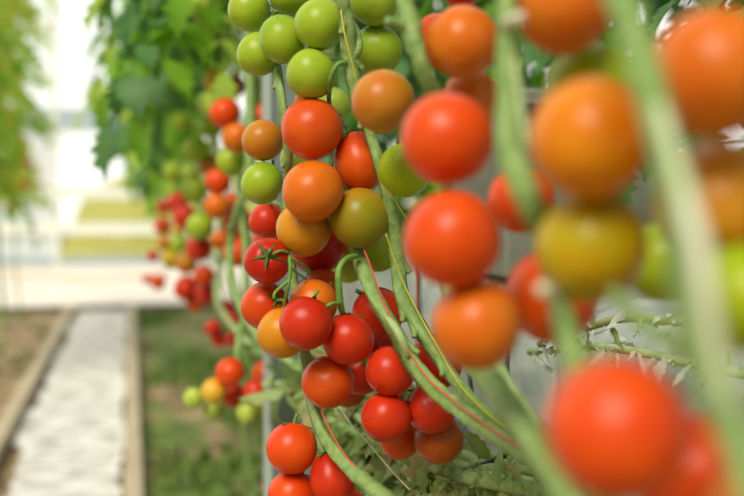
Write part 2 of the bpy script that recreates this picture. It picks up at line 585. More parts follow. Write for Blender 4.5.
def plant(x, y, label, group, z0, z1, nleaf, kinds, angs, zlo=0.0, size=(0.8, 1.3), lean=0.0):
    root = empty('tomato_plant', (x + lean, y, zlo))
    tag(root, label, 'plant', group)
    pts = [(x + lean * max(0, 1 - i / 3.2) + 0.03 * math.sin(i * 2 + y), y + 0.03 * math.cos(i * 1.7 + x * 5), zlo + (z1 - zlo) * i / 6) for i in range(7)]
    MB().tube(pts, [0.008] * 4 + [0.007, 0.006, 0.005], 7, 0.06, seed=int(y * 10)).obj('stem', M['stem'], root)
    for k in range(nleaf):
        z = z0 + (z1 - z0) * (k + rnd.random()) / nleaf
        add_leaf(root, (x, y, z), rnd.uniform(*angs), rnd.uniform(-0.3, 0.35), rnd.uniform(*size), rnd.choice(kinds), rnd.uniform(-.4, .4))
    return root


PI = math.pi
ROW = 'leafy tomato plants along the row'
near_far = ['first', 'second', 'third', 'fourth', 'fifth', 'sixth', 'seventh', 'eighth', 'ninth']
for i, y in enumerate((2.1, 2.7, 3.3, 4.0, 4.7, 5.5, 6.4, 7.3, 8.2)):
    plant(0.235, y, 'tall leafy tomato plant in the fruiting row, %s beyond the steel post' % near_far[i], ROW,
          (1.36, 1.34, 1.3, 1.26, 1.22, 1.2, 1.16, 1.1, 1.1)[i], 2.2, (66, 64, 58, 52, 46, 38, 32, 28, 28)[i],
          ['leaf_dark', 'leaf_mid', 'leaf_mid', 'leaf_lit'] if i < 3 else ['leaf_dark', 'leaf_mid', 'leaf_mid', 'leaf_lit', 'leaf_lit'],
          (PI * 0.4, PI * 1.7), size=(0.6, 1.15), lean=0.4 if i > 1 else 0.11)
OPP = 'tomato plants of the row across the path'
for i, y in enumerate((5.4, 6.0, 6.6, 7.2, 7.8, 8.4)):
    plant(-0.9 + 0.05 * (i % 2), y, 'yellowing tomato plant across the white path, %s toward the end wall' % near_far[i], OPP,
          1.02, 2.7, 46, ['leaf_lit', 'leaf_lit', 'leaf_yellow', 'leaf_yellow', 'leaf_mid'], (-PI * 0.75, PI * 0.75), size=(0.6, 1.05))
BACK = 'tomato plants standing in the white bags'
for i, (x, y) in enumerate(((0.62, 0.62), (0.66, 0.92), (0.62, 1.72), (0.66, 2.08), (0.62, 2.4))):
    plant(x, y, 'dark leafy tomato plant growing out of the white bags, %s counted away from the camera' % near_far[i], BACK,
          1.08, 1.95, 44, ['leaf_dark', 'leaf_dark', 'leaf_mid'], (0, 2 * PI), zlo=0.862, size=(0.4, 0.75))
ordinal = near_far + ['tenth', 'eleventh', 'twelfth', 'thirteenth']
for i in range(13):  # row added to block light and sky behind the white bags
    plant(1.2 + 0.06 * (i % 2), 0.7 + 0.58 * i, 'dense tomato plant of the added screening row beyond the white bags, %s of thirteen' % ordinal[i], 'tomato plants of the added screening row',
          0.4, 2.15, 44, ['leaf_dark', 'leaf_dark', 'leaf_mid'], (0, 2 * PI), size=(0.8, 1.25))

# ------------------------------------------------------------------ things behind the row
# steel post
mb = MB().box((0.204, 1.53, 0.0), (0.262, 1.59, 2.4))
post = empty('steel_post', (0.225, 1.56, 0))
tag(post, 'grey steel greenhouse post standing behind the tomato trusses', 'post')
mb.obj('shaft', M['steel'], post, smooth=False)
MB().box((0.1985, 1.525, 0.0), (0.2035, 1.60, 2.4)).obj('edge_strip', M['steel_pale'], post, smooth=False)
MB().box((0.17, 1.50, -0.012), (0.28, 1.62, 0.012)).obj('base_plate', M['steel'], post, smooth=False)

# bench under the bags, and the white bags
bench = empty('growing_bench', (0.62, 1.5, 0))
tag(bench, 'low grey metal bench carrying the white growing bags', 'bench')
MB().box((0.42, 0.45, 0.56), (0.82, 3.0, 0.585)).obj('top', M['steel'], bench, smooth=False)
for yy in (0.5, 1.7, 2.95):
    for xx in (0.45, 0.79):
        MB().box((xx - 0.015, yy - 0.015, -0.012), (xx + 0.015, yy + 0.015, 0.56)).obj('leg', M['steel'], bench, smooth=False)


def bag(y0, y1, label, seed):
    br = random.Random(seed)
    mb = MB()
    nu, nv = 26, 40
    x0, x1, z0, z1 = 0.435, 0.80, 0.586, 0.86
    cx, cz, hx, hz = (x0 + x1) / 2, (z0 + z1) / 2, (x1 - x0) / 2, (z1 - z0) / 2
    ph = [br.uniform(0, 6) for _ in range(6)]
    for j in range(nv + 1):
        t = j / nv
        e = min(1, 6 * min(t, 1 - t)) ** 0.45 if 0 < t < 1 else 0.12
        for i in range(nu):
            th = 2 * PI * i / nu
            c, s = math.cos(th), math.sin(th)
            sx = math.copysign(abs(c) ** 0.45, c); sz = math.copysign(abs(s) ** 0.45, s)
            wr = 1 - 0.03 * (1 + math.sin(th * 5 + ph[0] + 5 * math.sin(t * 23 + ph[1]))) - 0.02 * br.random()
            z = cz + hz * sz * (0.4 + 0.6 * e) * (wr if s > 0 else 1)
            mb.v.append(Vector((cx + hx * sx * (0.6 + .4 * e) * wr, y0 + (y1 - y0) * t, max(z0, z))))
    for j in range(nv):
        for i in range(nu):
            a, b = j * nu + i, j * nu + (i + 1) % nu
            mb.f.append((a, b, b + nu, a + nu))
    mb.f.append(tuple(reversed(range(nu)))); mb.f.append(tuple(nv * nu + i for i in range(nu)))
    root = empty('growing_bag', (cx, (y0 + y1) / 2, z0))
    tag(root, label, 'bag', 'white growing bags on the bench')
    mb.obj('film', M['bag'], root)
    return root


b1 = bag(0.5, 1.12, 'white plastic growing bag lying lowest behind the big red tomato and broad stem', 1)
b2 = bag(1.15, 1.85, 'white plastic growing bag behind the clustered red tomatoes, with blue printed mark', 2)
bag(1.9, 2.6, 'white plastic growing bag at the far end of the bench', 3)
MB().box((0.434, 1.33, 0.625), (0.439, 1.39, 0.66)).obj('blue_mark', M['blue'], b2, smooth=False)

# grey box with a dark slot on the second bag
bx = empty('hive_box', (0.60, 1.38, 0.86))
tag(bx, 'grey box with a dark slot resting on a white bag', 'box')
o = MB().box((0.47, 1.26, 0.858), (0.70, 1.54, 1.105)).obj('body', M['box'], bx, smooth=False)
bv = o.modifiers.new('edge', 'BEVEL'); bv.width = 0.006; bv.segments = 2
MB().box((0.467, 1.28, 1.068), (0.471, 1.52, 1.084)).obj('slot', M['black'], bx, smooth=False)
MB().box((0.49, 1.2565, 1.068), (0.68, 1.2605, 1.084)).obj('slot', M['black'], bx, smooth=False)

# black irrigation tubes; the last stands in for the dark gap between bags
for k, (pts, lab) in enumerate((
        ([P(421, 230, 1.5), P(420, 270, 1.5), P(419, 300, 1.5), P(424, 335, 1.45), P(450, 352, 1.38), P(490, 356, 1.25)], 'thin black irrigation tube hanging upright before the grey bag beside orange tomatoes'),
        ([P(470, 375, 1.1), P(473, 398, 1.06), P(487, 424, 1.0), P(505, 441, .96), P(530, 462, .9)], 'thin black irrigation tube sloping down over the white bag between pale stems'),
        ([P(452, 482, 1.02), P(480, 466, .98), P(515, 452, .94), P(540, 448, .9)], 'thin black irrigation tube crossing the lowest part of the white bag'),
        ([P(506, 330, 1.12), P(507, 360, 1.1), P(506, 400, 1.08), P(505, 440, 1.07)], 'thin black tube standing in for the dark line where two white bags end'))):
    tag(MB().tube(pts, 0.0028, 6).obj('drip_tube', M['black']), lab, 'tube', 'black irrigation tubes')


# ------------------------------------------------------------------ vines
def vine(label, pts, mat='stem', group=None, ridge=0.2, seed=1, knob=0.09, flat=1.0):
    """pts: (px, py, depth, width in px)"""
    if pts[0][1] <= -20:                                # the stem goes on upward to its wire
        ps0 = pts[0]
        pts = [(ps0[0] - 14, ps0[1] - 620 / ps0[2] * .9, ps0[2], ps0[3] * .8), (ps0[0] - 5, ps0[1] - 200, ps0[2], ps0[3])] + pts
    ps = [P(a, b_, near(d)) for a, b_, d, w_ in pts]
    rs = [w_ * near(d) / FPX / 2 for a, b_, d, w_ in pts]
    root = empty('tomato_vine', ps[-1])
    tag(root, label, 'vine', group)
    MB().tube(ps, rs, 9, ridge, flat, seed, knob).obj('main_stem', M[mat], root)
    vr = random.Random(seed * 3 + 1)
    for i in range(1, len(ps) - 1):                     # broken-off leaf stalks along the stem
        if vr.random() < 0.5 and pts[i][2] > 0.7:
            tg = (ps[i + 1] - ps[i]).normalized()
            sd_ = (tg.cross(FWD) * vr.choice((-1, 1)) - FWD * vr.uniform(0, .8)).normalized()
            q0 = ps[i].lerp(ps[i + 1], vr.random() * .8)
            r_ = rs[i]
            MB().tube([q0 - tg * r_ * 2.4, q0 + sd_ * r_ * .75, q0 + sd_ * r_ * 1.15 + tg * r_ * .7, q0 + sd_ * r_ * 1.5 + tg * r_ * 1.1], [r_ * .7, r_ * .62, r_ * .46, r_ * .36], 7, .1, 1, i).obj('petiole_stub', M[mat], root)
    return root


def stalk(parent, name, pts, mat='stem_thin', knob=0.05, ridge=0.06, seed=3):
    ps = [P(a, b_, near(d)) for a, b_, d, w_ in pts]
    rs = [w_ * near(d) / FPX / 2 for a, b_, d, w_ in pts]
    return MB().tube(ps, rs, 9, ridge, 1.0, seed, knob).obj(name, M[mat], parent)


def scrap(parent, px, py, d, size, ang, mat, seed):
    """a ragged shrivelled leaf remnant"""
    sr = random.Random(seed)
    mb = MB()
    dv = (RGT * math.cos(ang) - UPV * math.sin(ang) + FWD * sr.uniform(-.5, .5)).normalized()
    nr = (UPV * sr.uniform(.2, .9) - FWD * .7 + RGT * sr.uniform(-.5, .5)); nr = (nr - dv * nr.dot(dv)).normalized()
    p, n = P(px, py, d), 10
    wd = size * sr.uniform(.13, .27)
    tw, bend, fold = sr.uniform(-.28, .28), sr.uniform(-.16, .16), sr.uniform(-.6, .9)
    for i in range(n + 1):
        t = i / n
        side = dv.cross(nr).normalized()
        a = wd * (0.25 + math.sin(PI * min(1, t * .9 + .08))) * .8
        l, r_ = a * sr.uniform(.45, 1.1), a * sr.uniform(.45, 1.1)
        if i == n: l = r_ = .0006
        mb.v += [p - side * l + nr * (fold * l), p - side * l * .5 + nr * (fold * l * .25), p, p + side * r_ * .5 + nr * (fold * r_ * .25), p + side * r_ + nr * (fold * r_)]
        p = p + dv * (size / n)
        dv = (Quaternion(side, bend + sr.uniform(-.12, .12)) @ dv + Vector((0, 0, -.07))).normalized()
        nr = Quaternion(dv, tw) @ nr
        nr = (nr - dv * nr.dot(dv)).normalized()
    for i in range(n):
        for q in range(4):
            k = i * 5 + q
            mb.f.append((k, k + 1, k + 6, k + 5))
    o = mb.obj('leaf_scrap', M[mat], parent)
    return o


VG = 'bare tomato stems in the row'
vA = vine('pale green stem winding from the top green tomatoes down along a yellow twine',
          [(341, -30, .86, 13), (348, 20, .87, 14), (350, 60, .88, 15), (358, 100, .885, 14), (371, 138, .895, 13), (384, 180, .89, 11), (393, 222, .9, 13), (398, 262, .905, 15),
           (401, 296, .9, 15), (417, 325, .89, 14), (436, 353, .87, 13), (458, 383, .84, 13), (490, 418, .79, 15), (530, 452, .72, 18), (590, 500, .62, 20)], group=VG, seed=2)
stalk(vA, 'truss_stalk', [(346, 62, .875, 5), (337, 65, .87, 5.5), (331, 78, .875, 5.5), (329, 96, .9, 5), (331, 115, .93, 4), (336, 150, .96, 4)])
stalk(vA, 'side_shoot', [(352, 62, .88, 7), (359, 48, .875, 8), (357, 34, .88, 8), (353, 22, .89, 5)], 'stem')
stalk(vA, 'truss_stalk', [(348, 25, .89, 6), (335, 5, .93, 5), (322, -6, .97, 5), (300, 6, .985, 5), (284, 10, .985, 4), (268, 14, .985, 4)])
vC = vine('pale green ridged stem emerging under the olive tomato and crossing the red cluster',
          [(322, -30, 1.04, 12), (330, 60, 1.04, 12), (338, 140, 1.03, 12), (347, 205, 1.0, 13), (357, 245, .93, 14), (366, 278, .9, 15), (379, 306, .88, 15), (398, 335, .865, 15), (413, 362, .855, 16),
           (436, 390, .83, 17), (466, 415, .79, 18), (505, 442, .73, 20), (560, 475, .65, 24), (610, 505, .58, 26)], group=VG, seed=5)
tC = stalk(vC, 'truss_stalk', [(357, 256, .9, 6), (346, 259, .885, 6), (339, 270, .88, 6.5), (339, 290, .88, 7), (341, 308, .885, 6.5), (345, 318, .9, 5), (352, 335, .93, 5), (362, 358, .955, 5), (385, 385, .97, 5), (410, 425, .97, 4)])
stalk(tC, 'truss_branch', [(339, 303, .878, 4), (331, 304, .872, 4), (324, 309, .874, 4)])
stalk(vC, 'petiole_stub', [(408, 356, .85, 6), (402, 340, .845, 9), (394, 326, .85, 8), (386, 317, .865, 4)], 'stem_pale')
vB = vine('slender dark green stem running down between the blushing and the orange tomatoes',
          [(270, 30, .985, 8), (276, 66, .96, 9), (281, 92, .93, 9.5), (285, 120, .925, 9.5), (289, 148, .93, 9), (287, 175, .945, 7), (284, 205, .96, 6), (287, 230, .98, 7), (293, 270, 1.0, 8), (299, 315, 1.0, 9), (304, 352, .98, 10),
           (309, 378, .97, 11), (312, 402, .94, 11), (322, 432, .9, 12), (340, 458, .86, 13), (362, 480, .81, 15), (400, 510, .74, 18)], 'stem', VG, seed=8)
tB = stalk(vB, 'truss_stalk', [(284, 200, .95, 3.6), (286, 225, .93, 3.6), (284, 248, .915, 3.6), (289, 256, .905, 4.0), (290, 272, .9, 4.0), (288, 286, .9, 3.6), (285, 300, .905, 3.2), (283, 312, .91, 2.9)])
stalk(tB, 'truss_branch', [(289, 253, .905, 3.2), (281, 251, .895, 3.2), (272, 254, .888, 2.9)])
stalk(tB, 'truss_branch', [(289, 280, .9, 3.2), (281, 287, .896, 3.6), (275, 293, .892, 3.2), (274, 299, .892, 2.9)])
stalk(tB, 'truss_branch', [(289, 256, .905, 2.9), (298, 262, .91, 2.9), (307, 268, .925, 2.9), (312, 276, .94, 2.2)])
stalk(tB, 'truss_branch', [(289, 266, .9, 2.2), (297, 273, .908, 2.2), (306, 279, .92, 2.2)])

stalk(vB, 'truss_stalk', [(287, 212, .97, 4), (278, 203, 1.07, 4), (268, 205, 1.16, 4), (262, 222, 1.25, 4), (266, 232, 1.27, 4)])
vD = vine('broad blurred green stem beside the orange-red tomatoes, with a pale cut stub',
          [(507, -30, .53, 21), (507, 30, .52, 21), (507, 90, .51, 22), (509, 145, .5, 28), (526, 195, .49, 28), (543, 235, .5, 22), (552, 275, .5, 22), (566, 325, .47, 24), (580, 375, .43, 24), (592, 420, .44, 20), (600, 510, .46, 20)], group=VG, seed=11, ridge=0.16)
stalk(vD, 'petiole_stub', [(504, 24, .515, 10), (513, 19, .505, 12), (522, 17, .5, 12)], 'stub')
stalk(vD, 'petiole_stub', [(556, 300, .47, 14), (548, 292, .455, 15), (541, 289, .45, 14)], 'stub')
stalk(vD, 'side_shoot', [(508, 30, .52, 8), (515, 70, .51, 9), (521, 110, .505, 8), (526, 150, .5, 6)], 'stem_pale')
vE = vine('thickest blurred green stem, passing before the large orange tomatoes',
          [(612, -40, .40, 30), (630, 20, .39, 32), (648, 80, .38, 33), (662, 140, .37, 35), (678, 200, .36, 40), (690, 260, .355, 44), (700, 320, .35, 46), (718, 390, .34, 40), (742, 460, .33, 36), (765, 530, .32, 36)], group=VG, seed=14, ridge=0.14)
stalk(vE, 'petiole_stub', [(660, 105, .36, 8), (672, 150, .342, 12), (688, 205, .33, 17), (700, 255, .324, 20), (707, 300, .322, 20), (715, 350, .322, 15), (730, 410, .32, 8)], 'petiole_highlight')  # pale petiole that doubles as the stem's painted highlight streak
stalk(vE, 'side_shoot', [(612, 290, .46, 13), (632, 312, .43, 15), (655, 335, .40, 17), (684, 352, .37, 18)], 'stem')
vF = vine('blurred green stem kinked at the very top beside the red-orange pair',
          [(396, -40, .70, 14), (404, 0, .69, 16), (412, 30, .68, 22), (419, 55, .675, 17), (428, 80, .68, 18), (440, 102, .70, 16), (446, 160, .75, 15), (444, 230, .78, 15), (452, 300, .76, 16), (470, 355, .70, 22), (492, 385, .66, 26), (520, 425, .6, 28), (560, 485, .5, 30), (600, 545, .45, 30)],
          group=VG, seed=17, ridge=0.12)
stalk(vF, 'petiole_stub', [(410, 28, .68, 13), (398, 24, .675, 12), (387, 21, .67, 9)], 'stem')
vG = vine('blurred sage green stem slanting below the dark orange tomato behind the others',
          [(470, 300, .9, 14), (488, 340, .86, 15), (502, 375, .8, 18), (522, 410, .74, 20), (555, 450, .66, 22), (600, 490, .56, 22)], 'stem_pale', VG, seed=19)

# old layered stems low behind the clusters, with shrivelled leaf remains
LG = 'old stems laid along the row below the trusses'
old = [
    ('olive', [(330, 420, 1.25, 10), (372, 440, 1.15, 11), (420, 462, 1.05, 12), (470, 478, .95, 14), (540, 492, .84, 16), (600, 520, .75, 18)], 'stem', 'old green stem lowest of the laid bundle, reaching the frame bottom'),
    ('pale', [(318, 392, 1.35, 8), (352, 412, 1.25, 9), (385, 440, 1.15, 10), (412, 475, 1.05, 12), (430, 510, 1.0, 12)], 'stem_pale', 'old pale stem sloping steeply below the red cluster'),
    ('dry', [(340, 430, 1.3, 9), (380, 460, 1.18, 10), (418, 488, 1.06, 11), (440, 520, 1.0, 11)], 'stem_dry', 'old dry tan stem under the steep pale stem'),
    ('mid', [(360, 398, 1.3, 9), (400, 425, 1.2, 10), (445, 462, 1.06, 12), (500, 470, .95, 14), (560, 474, .85, 16)], 'stem', 'old green stem just under the lowest red pair'),
    ('high', [(300, 340, 1.5, 8), (330, 352, 1.4, 8), (370, 385, 1.3, 9), (430, 430, 1.2, 10), (490, 470, 1.0, 12)], 'stem_pale', 'old pale stem entering the bundle behind the plain red tomatoes'),
    ('e', [(330, 368, 1.42, 8), (356, 392, 1.32, 8), (390, 452, 1.16, 9), (425, 472, 1.08, 10), (470, 496, .98, 11)], 'stem', 'old green stem between the plain red tomatoes and whitish twine'),
    ('f', [(322, 418, 1.38, 8), (350, 452, 1.26, 9), (375, 478, 1.16, 10), (400, 505, 1.08, 10)], 'stem_pale', 'old pale stem crossing behind the slender stem near the frame bottom'),
    ('g', [(420, 452, 1.2, 9), (462, 450, 1.1, 11), (505, 462, 1.0, 13), (560, 486, .88, 15)], 'stem', 'old green stem before the white bag, under the brownish tomato'),
    ('h', [(430, 500, 1.0, 12), (470, 480, .98, 12), (510, 480, .9, 14), (580, 496, .8, 16)], 'stem_pale', 'old pale stem lying across the bottom under the big red tomato'),
    ('i', [(275, 355, 1.62, 7), (296, 348, 1.6, 7), (318, 362, 1.5, 8), (340, 400, 1.36, 8), (356, 440, 1.24, 9), (362, 500, 1.15, 9)], 'stem', 'old green stem drooping in front of the steel post top'),
    ('j', [(262, 385, 1.52, 6), (282, 384, 1.52, 7), (300, 392, 1.5, 7), (322, 440, 1.34, 8), (338, 500, 1.2, 9)], 'stem_pale', 'old pale stem hanging lowest across the steel post'),
    ('k', [(540, 344, 1.0, 8), (580, 330, .95, 8), (625, 318, .9, 8), (680, 322, .84, 9), (730, 318, .78, 9), (790, 300, .72, 9)], 'stem_dry', 'dry tan stem with limp pale leaves trailing over the white bag'),
    ('l', [(530, 352, 1.02, 8), (575, 345, .96, 8), (640, 352, .88, 9), (700, 366, .8, 10), (780, 380, .72, 11)], 'stem_pale', 'pale stem with limp leaves lying before the white bag, beneath a dry one'),
    ('tail', [(262, 352, 1.75, 8), (290, 372, 1.6, 9), (318, 385, 1.45, 9), (350, 430, 1.25, 9), (372, 500, 1.1, 10)], 'stem_pale', 'old pale stem sagging across the top of the steel post'),
]
for k, (nm, pts, mt, lab) in enumerate(old):
    v = vine(lab, pts, mt, LG, 0.1, 30 + k, 0.06)
    v.name = 'layered_stem'
    for q in range(50 if nm in 'kl' else 48):
        t = rnd.random() * (len(pts) - 1.01)
        a, b_ = pts[int(t)], pts[int(t) + 1]
        f = t % 1
        px, py, d = (a[n_] + (b_[n_] - a[n_]) * f for n_ in range(3))
        if 455 < px < 525 and 425 < py < 480 and rnd.random() < 0.7: continue
        if px < 296 and py > 345 and rnd.random() < 0.75: continue
        scrap(v, px + rnd.uniform(-4, 4), py + rnd.uniform(-4, 4), d - 0.012, rnd.uniform(.018, .06) * d / 1.2 * (0.65 if nm in 'kl' else 1), rnd.uniform(-2.6, 3.0),
              rnd.choice(['leaf_grey', 'leaf_grey', 'leaf_olive'] if nm in 'kl' else ['leaf_olive', 'leaf_scrap', 'leaf_dry', 'leaf_scrap', 'leaf_scrap']), 100 + k * 20 + q)

# stems of the next plants along the row
NG = 'bare stems of the next plants'
n1 = vine('pale blurred stem rising beside the steel post behind the blushing tomato', [(245, -30, 1.7, 10), (250, 70, 1.65, 11), (251, 150, 1.62, 10), (247, 185, 1.62, 8), (239, 208, 1.64, 9), (231, 238, 1.68, 8), (230, 270, 1.66, 8), (240, 305, 1.6, 8), (262, 340, 1.5, 10), (290, 362, 1.45, 9), (320, 385, 1.4, 9)], 'stem', NG, seed=50)
n2 = vine('thin blurred stem carrying the small low truss of mixed tomatoes', [(236, 150, 1.9, 7), (240, 200, 1.85, 7), (246, 250, 1.8, 7), (246, 300, 1.75, 7), (240, 335, 1.72, 6), (237, 355, 1.7, 5), (244, 372, 1.7, 4.5)], 'stem', NG, seed=51)
stalk(n2, 'truss_stalk', [(239, 345, 1.71, 4), (248, 360, 1.7, 4), (254, 376, 1.7, 3.5)])
stalk(n2, 'truss_stalk', [(238, 352, 1.7, 3.5), (226, 382, 1.72, 3), (206, 392, 1.73, 3)])
n3 = vine('thin blurred stem far along the row among dull red tomatoes', [(216, 20, 2.6, 6), (214, 100, 2.5, 6), (218, 180, 2.4, 6), (222, 250, 2.3, 7), (218, 300, 2.2, 7), (236, 330, 2.1, 6), (256, 348, 2.0, 6)], 'stem_pale', NG, seed=52)

# twines
TG = 'support twines tied along the stems'


def twine(pts, mat, lab, w_=0.0007):
    tag(MB().tube([P(p[0], p[1], near(p[2])) for p in pts], w_, 6).obj('support_twine', M[mat]), lab, 'twine', TG)


twine([(341, 10, .862), (345, 36, .858), (352, 62, .862), (357, 84, .868), (362, 100, .88)], 'twine_yellow', 'yellow twine on the stem before the topmost green tomatoes')
twine([(383, 182, .875), (394, 199, .875), (406, 218, .88)], 'twine_yellow', 'short yellow twine crossing above the olive tomato and pale stem')
twine([(386, 234, .88), (394, 258, .885), (404, 284, .885), (418, 312, .876), (438, 348, .855), (462, 388, .82), (500, 424, .755), (540, 452, .685), (580, 480, .625)], 'twine_yellow', 'long yellow twine running down the pale stem past dark orange tomato')
twine([(362, 245, .905), (369, 262, .885), (376, 282, .877), (386, 308, .87), (400, 335, .852), (424, 374, .83), (455, 402, .79), (498, 434, .725), (545, 463, .65)], 'twine_red', 'long red twine lying on the ridged stem over the red cluster', .0008)
twine([(319, 405, .915), (330, 430, .885), (345, 455, .85), (362, 475, .81)], 'twine_red', 'red twine on the slender stem beside the lowest red tomatoes', .0008)
twine([(416, 225, 1.2), (417, 270, 1.18), (417, 312, 1.16), (416, 350, 1.14)], 'twine_red', 'red twine hanging straight behind the dark orange tomato', .0011)
twine([(336, 402, 1.1), (352, 425, 1.06), (370, 445, 1.03), (391, 470, 1.0), (410, 490, .97)], 'stub', 'whitish twine slanting below the lowest red pair', .0008)

# ------------------------------------------------------------------ tomatoes
def tomato_mesh(name, sz=0.93, plum=0.0, seed=0, nu=36, nv=24):
    tr_ = random.Random(seed)
    p1, p2 = tr_.uniform(0, 6), tr_.uniform(0, 6)
    v, f = [], []
    for j in range(nv + 1):
        th = PI * j / nv
        for i in range(nu):
            ph = 2 * PI * i / nu
            lob = 1 + 0.012 * math.cos(3 * ph + p1) * math.sin(th) + 0.008 * math.cos(5 * ph + p2) * math.sin(th)
            r = math.sin(th) * lob * (1 - plum * 0.18 * math.cos(th))
            z = math.cos(th) * sz * (1 + plum * 0.28)
            dimple = 0.13 * math.exp(-(th / 0.26) ** 2) + 0.02 * math.exp(-((PI - th) / 0.2) ** 2) * -1
            z -= dimple if th < PI / 2 else -0.03 * math.exp(-((PI - th) / 0.16) ** 2)
            v.append((r * math.cos(ph), r * math.sin(ph), z))
    for j in range(nv):
        for i in range(nu):
            a, b_ = j * nu + i, j * nu + (i + 1) % nu
            f.append((a, a + nu, b_ + nu, b_))
    me = bpy.data.meshes.new(name)
    me.from_pydata(v, [], f)
    me.polygons.foreach_set('use_smooth', [True] * len(me.polygons))
    return me


def calyx_mesh(seed):
    """five narrow curling sepals around the stem end; unit = tomato radius"""
    cr = random.Random(seed)
    mb = MB()
    for k in range(5):
        a = 2 * PI * k / 5 + cr.uniform(-.2, .2)
        L, wd = cr.uniform(0.7, 0.95), cr.uniform(0.075, 0.1)
        lift = cr.uniform(0.0, 0.35)
        dx, dy = math.cos(a), math.sin(a)
        n = 7
        ks = len(mb.v)
        for i in range(n + 1):
            t = i / n
            rr = 0.04 + L * t * 0.85
            z = 0.86 - 0.45 * rr * rr + 0.06 + lift * t * t + 0.03
            ww = wd * (1 - t) ** 0.7 * (0.8 + 0.5 * math.sin(PI * min(1, t * 1.4))) + 0.004
            c = Vector((dx * rr, dy * rr, z)); s = Vector((-dy, dx, 0)) * ww
            th_ = Vector((0, 0, 0.022))
            mb.v += [c - s, c + th_, c + s, c - th_]
        for i in range(n):
            for q in range(4):
                p, p2 = ks + i * 4 + q, ks + i * 4 + (q + 1) % 4
                mb.f.append((p, p2, p2 + 4, p + 4))
    me = bpy.data.meshes.new('calyx')
    me.from_pydata([tuple(v) for v in mb.v], [], mb.f)
    me.polygons.foreach_set('use_smooth', [True] * len(me.polygons))
    me.materials.append(M['calyx'])
    return me


def pedicel_mesh(seed):
    mb = MB().tube([(0, 0, 0.74), (0.02, 0, 0.92), (0.08, 0.02, 1.12), (0.2, 0.04, 1.3)], [0.10, 0.075, 0.065, 0.08], 7, 0.05, seed=seed, sub=3)
    me = bpy.data.meshes.new('pedicel')
    me.from_pydata([tuple(v) for v in mb.v], [], mb.f)
    me.polygons.foreach_set('use_smooth', [True] * len(me.polygons))
    me.materials.append(M['stem_thin'])
    return me


SHAPE = {'o': [(1.01, 0.02), (1.05, 0.05), (0.99, 0.0)], 'p': [(1.0, 0.75), (1.02, 0.6), (1.0, 0.7)]}
MESH = {}
CAL = [calyx_mesh(s) for s in range(3)]
PED = [pedicel_mesh(s) for s in range(2)]


def get_mesh(shape, var, key):
    k = (shape, var, key)
    if k not in MESH:
        sz, pl = SHAPE[shape][var]
        me = tomato_mesh('tomato', sz, pl, var)
        me.materials.append(TOM[key])
        MESH[k] = me
    return MESH[k]


# each: px, py, radius px, depth, skin, label, options (axis of the stem end in camera terms: right, up, away)
T = []


def group(g, rows, **kw):
    for r_ in rows:
        o = dict(kw)
        if len(r_) > 6: o.update(r_[6])
        T.append((r_[:6], g, o))


group('green tomatoes at the top', [
    (249, 10, 21, .98, 'green', 'green tomato high at the path side, beside the topmost leaf shade', dict(ax=(.5, .6, .6))),
    (259, 54, 21.5, .96, 'green', 'green tomato hanging lowest on the path side of the top truss', dict(ax=(.6, .6, .5))),
    (282, 39, 23, .925, 'green', 'green tomato with dark sepals on its upper edge', dict(ax=(-.35, .9, .1))),
    (291, -8, 23, .96, 'green', 'green tomato cut by the frame top above the dark sepals', dict(ax=(-.3, -.6, .5))),
    (320, 24, 25.5, .90, 'green', 'full green tomato against the pale stem, above another green one', dict(ax=(.3, .6, .7))),
    (311, 74, 25, .90, 'green', 'green tomato with faint scars directly above the first orange-red tomato', dict(ax=(.4, .6, .7))),
    (374, 1, 24.5, .93, 'green', 'green tomato cut by frame top, with small brown specks', dict(ax=(0, .5, .8))),
    (377, 50, 25, .95, 'green', 'shaded green tomato behind the pale stem, with bright rim glint', dict(ax=(-.1, .9, .2))),
    (332, 106, 19, 1.03, 'pale_green', 'green tomato mostly hidden behind the hooked stalk and orange-red tomato'),
    (316, 104, 22, 1.06, 'orange', 'orange tomato mostly hidden under the scarred green one'),
])
group('orange and blushing tomatoes in the middle', [
    (312, 129, 30.5, .905, 'orange_red', 'large orange-red tomato topmost of the sharp middle column', dict(ax=(.5, .5, .7))),
    (359, 161, 27, .92, 'orange_red', 'plum-shaped orange-red tomato leaning against the pale stem', dict(ax=(-.32, .9, .1), sh='p', sc=.95)),
    (313, 191, 30, .89, 'orange', 'large orange tomato second in the sharp middle column', dict(ax=(.5, .5, .7))),
    (304, 229, 27.5, .92, 'amber', 'amber tomato lowest of the middle column, tucked under an orange one', dict(ax=(.3, .6, .7))),
    (360, 218, 30.5, .90, 'olive', 'olive green tomato turning brown in the middle of the cluster', dict(ax=(-.35, .85, .4))),
    (383, 101, 31, .78, 'blush', 'orange-brown slightly blurred tomato below the shaded green one', dict(ax=(.5, .5, .7))),
    (263, 140, 20.5, .985, 'blush', 'blushing orange-green tomato resting on a green one by the slender stem', dict(ax=(.5, .3, .8))),
    (262, 183, 20.5, .98, 'green', 'solitary green tomato under the blushing one by the slender stem', dict(ax=(.5, .8, .3))),
    (405, 170, 27, .85, 'lime', 'blurred green tomato wedged between orange-brown and big red-orange ones', dict(ax=(-.2, .8, .5))),
    (297, 160, 17, 1.04, 'pale_green', 'green tomato peeping out behind the slender stem and orange pair'),
    (378, 252, 20, 1.0, 'green', 'dark green tomato half hidden behind the olive one', dict(ax=(.3, .5, .8))),
    (348, 266, 17, 1.02, 'pale_green', 'dull green tomato hidden behind the hooked truss stalk'),
    (348, 243, 18, 1.0, 'amber', 'amber tomato showing as a sliver beneath the olive one'),
])
